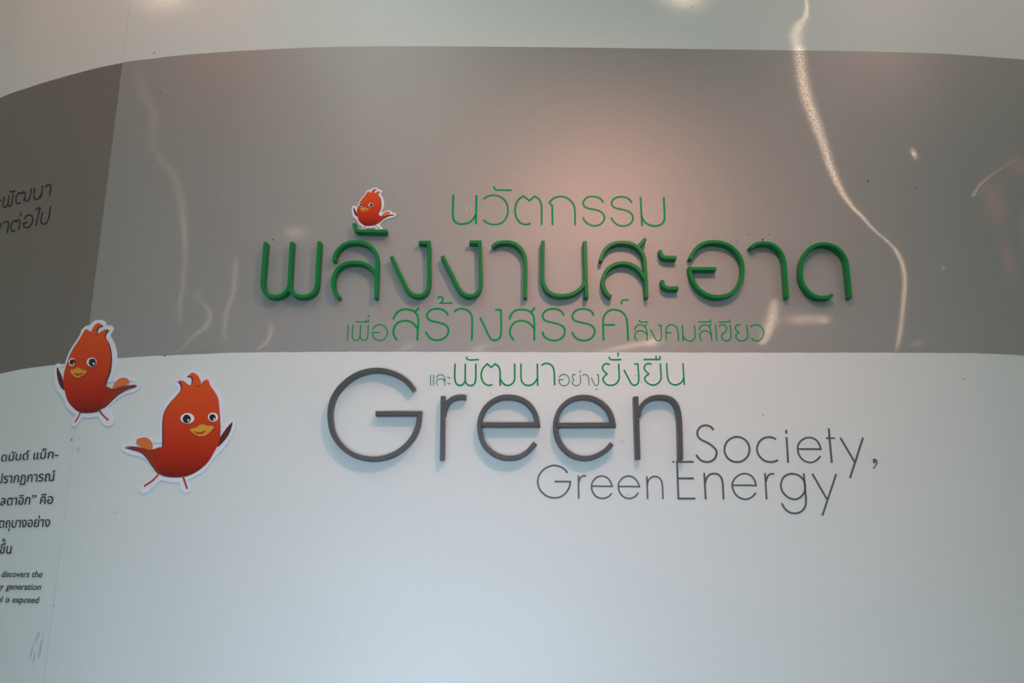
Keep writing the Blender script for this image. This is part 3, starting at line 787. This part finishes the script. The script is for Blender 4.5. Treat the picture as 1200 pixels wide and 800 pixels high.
# ------------------------------------------------------------------ die-cut printed bird boards
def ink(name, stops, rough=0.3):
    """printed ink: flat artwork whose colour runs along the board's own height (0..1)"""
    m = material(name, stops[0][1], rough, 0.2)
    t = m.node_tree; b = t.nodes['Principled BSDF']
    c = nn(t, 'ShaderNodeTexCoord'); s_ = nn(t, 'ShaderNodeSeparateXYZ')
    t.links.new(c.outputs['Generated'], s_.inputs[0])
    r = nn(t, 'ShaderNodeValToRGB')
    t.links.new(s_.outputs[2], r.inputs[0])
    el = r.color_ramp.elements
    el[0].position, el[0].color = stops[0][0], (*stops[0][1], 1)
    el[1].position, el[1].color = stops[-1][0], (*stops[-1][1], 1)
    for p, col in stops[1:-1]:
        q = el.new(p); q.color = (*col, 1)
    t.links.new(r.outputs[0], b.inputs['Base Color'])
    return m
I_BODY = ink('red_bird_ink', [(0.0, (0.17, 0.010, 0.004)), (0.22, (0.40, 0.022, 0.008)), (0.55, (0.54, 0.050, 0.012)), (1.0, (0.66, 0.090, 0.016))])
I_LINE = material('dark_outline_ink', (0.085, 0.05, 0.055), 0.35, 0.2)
I_TAIL = material('dark_red_ink', (0.30, 0.030, 0.014), 0.35, 0.2)
I_LOBE = material('orange_ink', (0.60, 0.16, 0.045), 0.35, 0.2)
I_WING = material('maroon_ink', (0.10, 0.022, 0.018), 0.35, 0.2)
I_LEG = material('brick_ink', (0.40, 0.075, 0.03), 0.35, 0.2)
I_EYE = material('white_ink', (0.72, 0.72, 0.74), 0.3)
I_PUPIL = material('black_ink', (0.012, 0.009, 0.009), 0.25)
I_BEAK = material('yellow_ink', (0.60, 0.30, 0.035), 0.35, 0.2)
I_MOUTH = material('red_mouth_ink', (0.45, 0.04, 0.02), 0.35, 0.2)
M_BOARD = material('white_board', (0.66, 0.67, 0.74), 0.4)

def plate(pts, conv, off0, off1, closed_smooth=True, n=5, clip=None):
    bm = bmesh.new()
    px = crom([conv(p) for p in pts], n, True) if closed_smooth else [Vector(conv(p)) for p in pts]
    if clip is not None:
        px = [Vector((p[0], min(p[1], clip))) for p in px]
        q = [px[0]]
        for p in px[1:]:
            if (p - q[-1]).length > 0.05: q.append(p)
        px = q
    P = [on_wall(p[0], p[1], off1) for p in px]
    fr = [bm.verts.new(wall_pt(p.x, p.y, off1)) for p in P]
    bk = [bm.verts.new(wall_pt(p.x, p.y, off0)) for p in P]
    for tri in tessellate_polygon([[Vector((p.x, p.y, 0)) for p in P]]):
        bm.faces.new([fr[i] for i in tri]); bm.faces.new([bk[i] for i in reversed(tri)])
    N = len(fr)
    for i in range(N):
        bm.faces.new((fr[i], bk[i], bk[(i + 1) % N], fr[(i + 1) % N]))
    return bm

BIRD_A = dict(
    board=[(375, 55), (412, 64), (430, 92), (462, 95), (473, 122), (452, 158), (475, 205), (492, 260), (495, 320), (483, 390), (465, 440), (462, 470), (490, 445), (540, 425), (588, 435), (606, 460), (648, 470), (657, 498), (622, 533), (560, 550), (520, 570), (480, 602), (443, 640), (448, 672), (475, 712), (470, 752), (432, 768), (397, 745), (370, 703), (320, 710), (265, 708), (242, 742), (215, 769), (192, 755), (200, 725), (222, 695), (200, 675), (162, 640), (145, 592), (120, 555), (90, 520), (79, 460), (76, 390), (86, 355), (110, 346), (132, 362), (142, 372), (158, 320), (183, 260), (217, 205), (246, 162), (262, 122), (290, 96), (316, 90), (340, 66)],
    body=[(375, 75), (398, 92), (376, 97), (363, 117), (362, 150), (385, 137), (410, 121), (440, 118), (420, 140), (416, 168), (437, 205), (451, 260), (455, 320), (446, 400), (427, 450), (417, 490), (440, 507), (468, 520), (440, 570), (420, 605), (388, 642), (350, 664), (290, 672), (240, 667), (200, 640), (167, 595), (149, 540), (139, 480), (141, 420), (160, 350), (181, 290), (211, 235), (245, 185), (270, 140), (290, 118), (310, 127), (316, 147), (335, 110), (354, 85)],
    tail=[(425, 505), (470, 517), (530, 500), (600, 490), (630, 491), (600, 503), (555, 517), (508, 547), (468, 583), (430, 620), (400, 640), (410, 570)],
    lobe=[(468, 515), (485, 475), (518, 446), (558, 444), (580, 464), (563, 486), (520, 498)],
    wing=[(97, 372), (115, 405), (131, 445), (143, 490), (143, 525), (124, 510), (105, 470), (95, 420)],
    legs=[[(252, 672), (238, 705), (215, 742)], [(378, 660), (405, 695), (442, 727)]], lw=12,
    eyes=[(328, 338, 33, 30, 332, 340, 25), (196, 338, 21, 27, 199, 338, 19)],
    beak=[(183, 394), (210, 386), (235, 374), (265, 388), (297, 401), (268, 428), (230, 442), (203, 425)],
    mouth=[(212, 412), (245, 414), (275, 407), (255, 425), (228, 428)])
BIRD_B = dict(
    board=[(430, 42), (468, 58), (492, 83), (520, 80), (545, 105), (562, 145), (590, 185), (601, 240), (606, 300), (612, 372), (642, 332), (668, 324), (681, 345), (670, 400), (640, 460), (602, 510), (562, 550), (530, 592), (490, 640), (432, 673), (402, 688), (416, 720), (410, 754), (386, 762), (361, 742), (352, 703), (300, 699), (250, 688), (202, 722), (165, 758), (132, 765), (118, 740), (142, 705), (185, 678), (203, 648), (190, 610), (160, 570), (120, 547), (60, 535), (17, 510), (16, 486), (50, 471), (84, 464), (96, 441), (140, 430), (182, 441), (212, 468), (228, 455), (237, 415), (241, 340), (251, 280), (281, 220), (321, 180), (341, 150), (326, 125), (337, 96), (370, 89), (388, 58)],
    body=[(435, 58), (460, 75), (475, 105), (483, 130), (500, 99), (520, 100), (531, 130), (555, 165), (578, 205), (585, 260), (590, 320), (592, 400), (585, 460), (556, 520), (520, 580), (470, 625), (410, 655), (340, 665), (262, 655), (225, 625), (207, 580), (205, 540), (235, 505), (255, 485), (258, 420), (260, 330), (270, 280), (300, 230), (340, 185), (366, 150), (361, 117), (345, 103), (375, 105), (400, 125), (418, 131), (431, 105), (426, 80), (404, 78), (416, 62)],
    tail=[(33, 490), (70, 489), (115, 493), (190, 507), (245, 495), (240, 560), (228, 640), (195, 600), (165, 557), (130, 521), (80, 503)],
    lobe=[(190, 507), (130, 494), (100, 474), (100, 450), (130, 437), (166, 441), (188, 466)],
    wing=[(662, 346), (650, 400), (620, 450), (575, 492), (584, 450), (610, 405)],
    legs=[[(232, 648), (195, 688), (143, 723)], [(370, 660), (385, 703), (396, 738)]], lw=12,
    eyes=[(398, 325, 40, 30, 394, 328, 24), (548, 318, 29, 26, 545, 320, 19)],
    beak=[(413, 391), (450, 378), (482, 360), (515, 368), (552, 374), (522, 413), (487, 430), (445, 420)],
    mouth=[(432, 400), (470, 406), (508, 395), (490, 414), (460, 417)])

def bird(D, conv, s, label, clip=None, unit=1.0):
    xs = [p for p in D['board']]
    bx = sum(p[0] for p in xs) / len(xs); by = max(p[1] for p in xs)
    u, v = conv((bx, by))
    if clip: v = min(v, clip)
    b = on_wall(u, v)
    root = thing('bird_cutout', label, 'bird cutout', wall_pt(b.x, b.y, 0.0), 'red bird cutouts')
    base = root.location
    link_mesh('white_board', plate(D['board'], conv, 0.0004, 0.0035, clip=clip), M_BOARD, root, base)
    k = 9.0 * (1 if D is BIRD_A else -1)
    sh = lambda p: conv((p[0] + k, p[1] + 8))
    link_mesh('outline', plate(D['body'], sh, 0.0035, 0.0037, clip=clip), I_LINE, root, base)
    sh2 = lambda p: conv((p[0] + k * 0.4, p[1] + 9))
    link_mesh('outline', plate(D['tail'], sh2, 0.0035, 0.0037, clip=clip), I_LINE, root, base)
    for lg in D['legs']:
        bm = bmesh.new()
        cv = (lambda p: (conv(p)[0], min(conv(p)[1], clip))) if clip else conv
        stroke(bm, lg, cv, D['lw'] / s * PX, 0.0037, 0.0040)
        link_mesh('leg', bm, I_LEG, root, base)
    link_mesh('wing', plate(D['wing'], conv, 0.0035, 0.0039), I_WING, root, base)
    link_mesh('tail', plate(D['tail'], conv, 0.0037, 0.0040), I_TAIL, root, base)
    link_mesh('tail_feather', plate(D['lobe'], conv, 0.0037, 0.0042), I_LOBE, root, base)
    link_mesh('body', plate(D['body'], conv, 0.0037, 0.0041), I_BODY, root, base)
    for (ex, ey, rx, ry, px, py, pr) in D['eyes']:
        eye = link_mesh('eye', plate(ell(ex, ey, rx, ry), conv, 0.0041, 0.0044), I_EYE, root, base)
        link_mesh('pupil', plate(ell(px, py, pr, pr * 1.05), conv, 0.0044, 0.0047), I_PUPIL, eye, base)
        link_mesh('glint', plate(ell(px + 9, py + 8, pr * .22, pr * .28, 8), conv, 0.0047, 0.0049), I_EYE, eye, base)
    bk_ = link_mesh('beak', plate(D['beak'], conv, 0.0041, 0.0045), I_BEAK, root, base)
    link_mesh('mouth', plate(D['mouth'], conv, 0.0045, 0.0048), I_MOUTH, bk_, base)
    return root

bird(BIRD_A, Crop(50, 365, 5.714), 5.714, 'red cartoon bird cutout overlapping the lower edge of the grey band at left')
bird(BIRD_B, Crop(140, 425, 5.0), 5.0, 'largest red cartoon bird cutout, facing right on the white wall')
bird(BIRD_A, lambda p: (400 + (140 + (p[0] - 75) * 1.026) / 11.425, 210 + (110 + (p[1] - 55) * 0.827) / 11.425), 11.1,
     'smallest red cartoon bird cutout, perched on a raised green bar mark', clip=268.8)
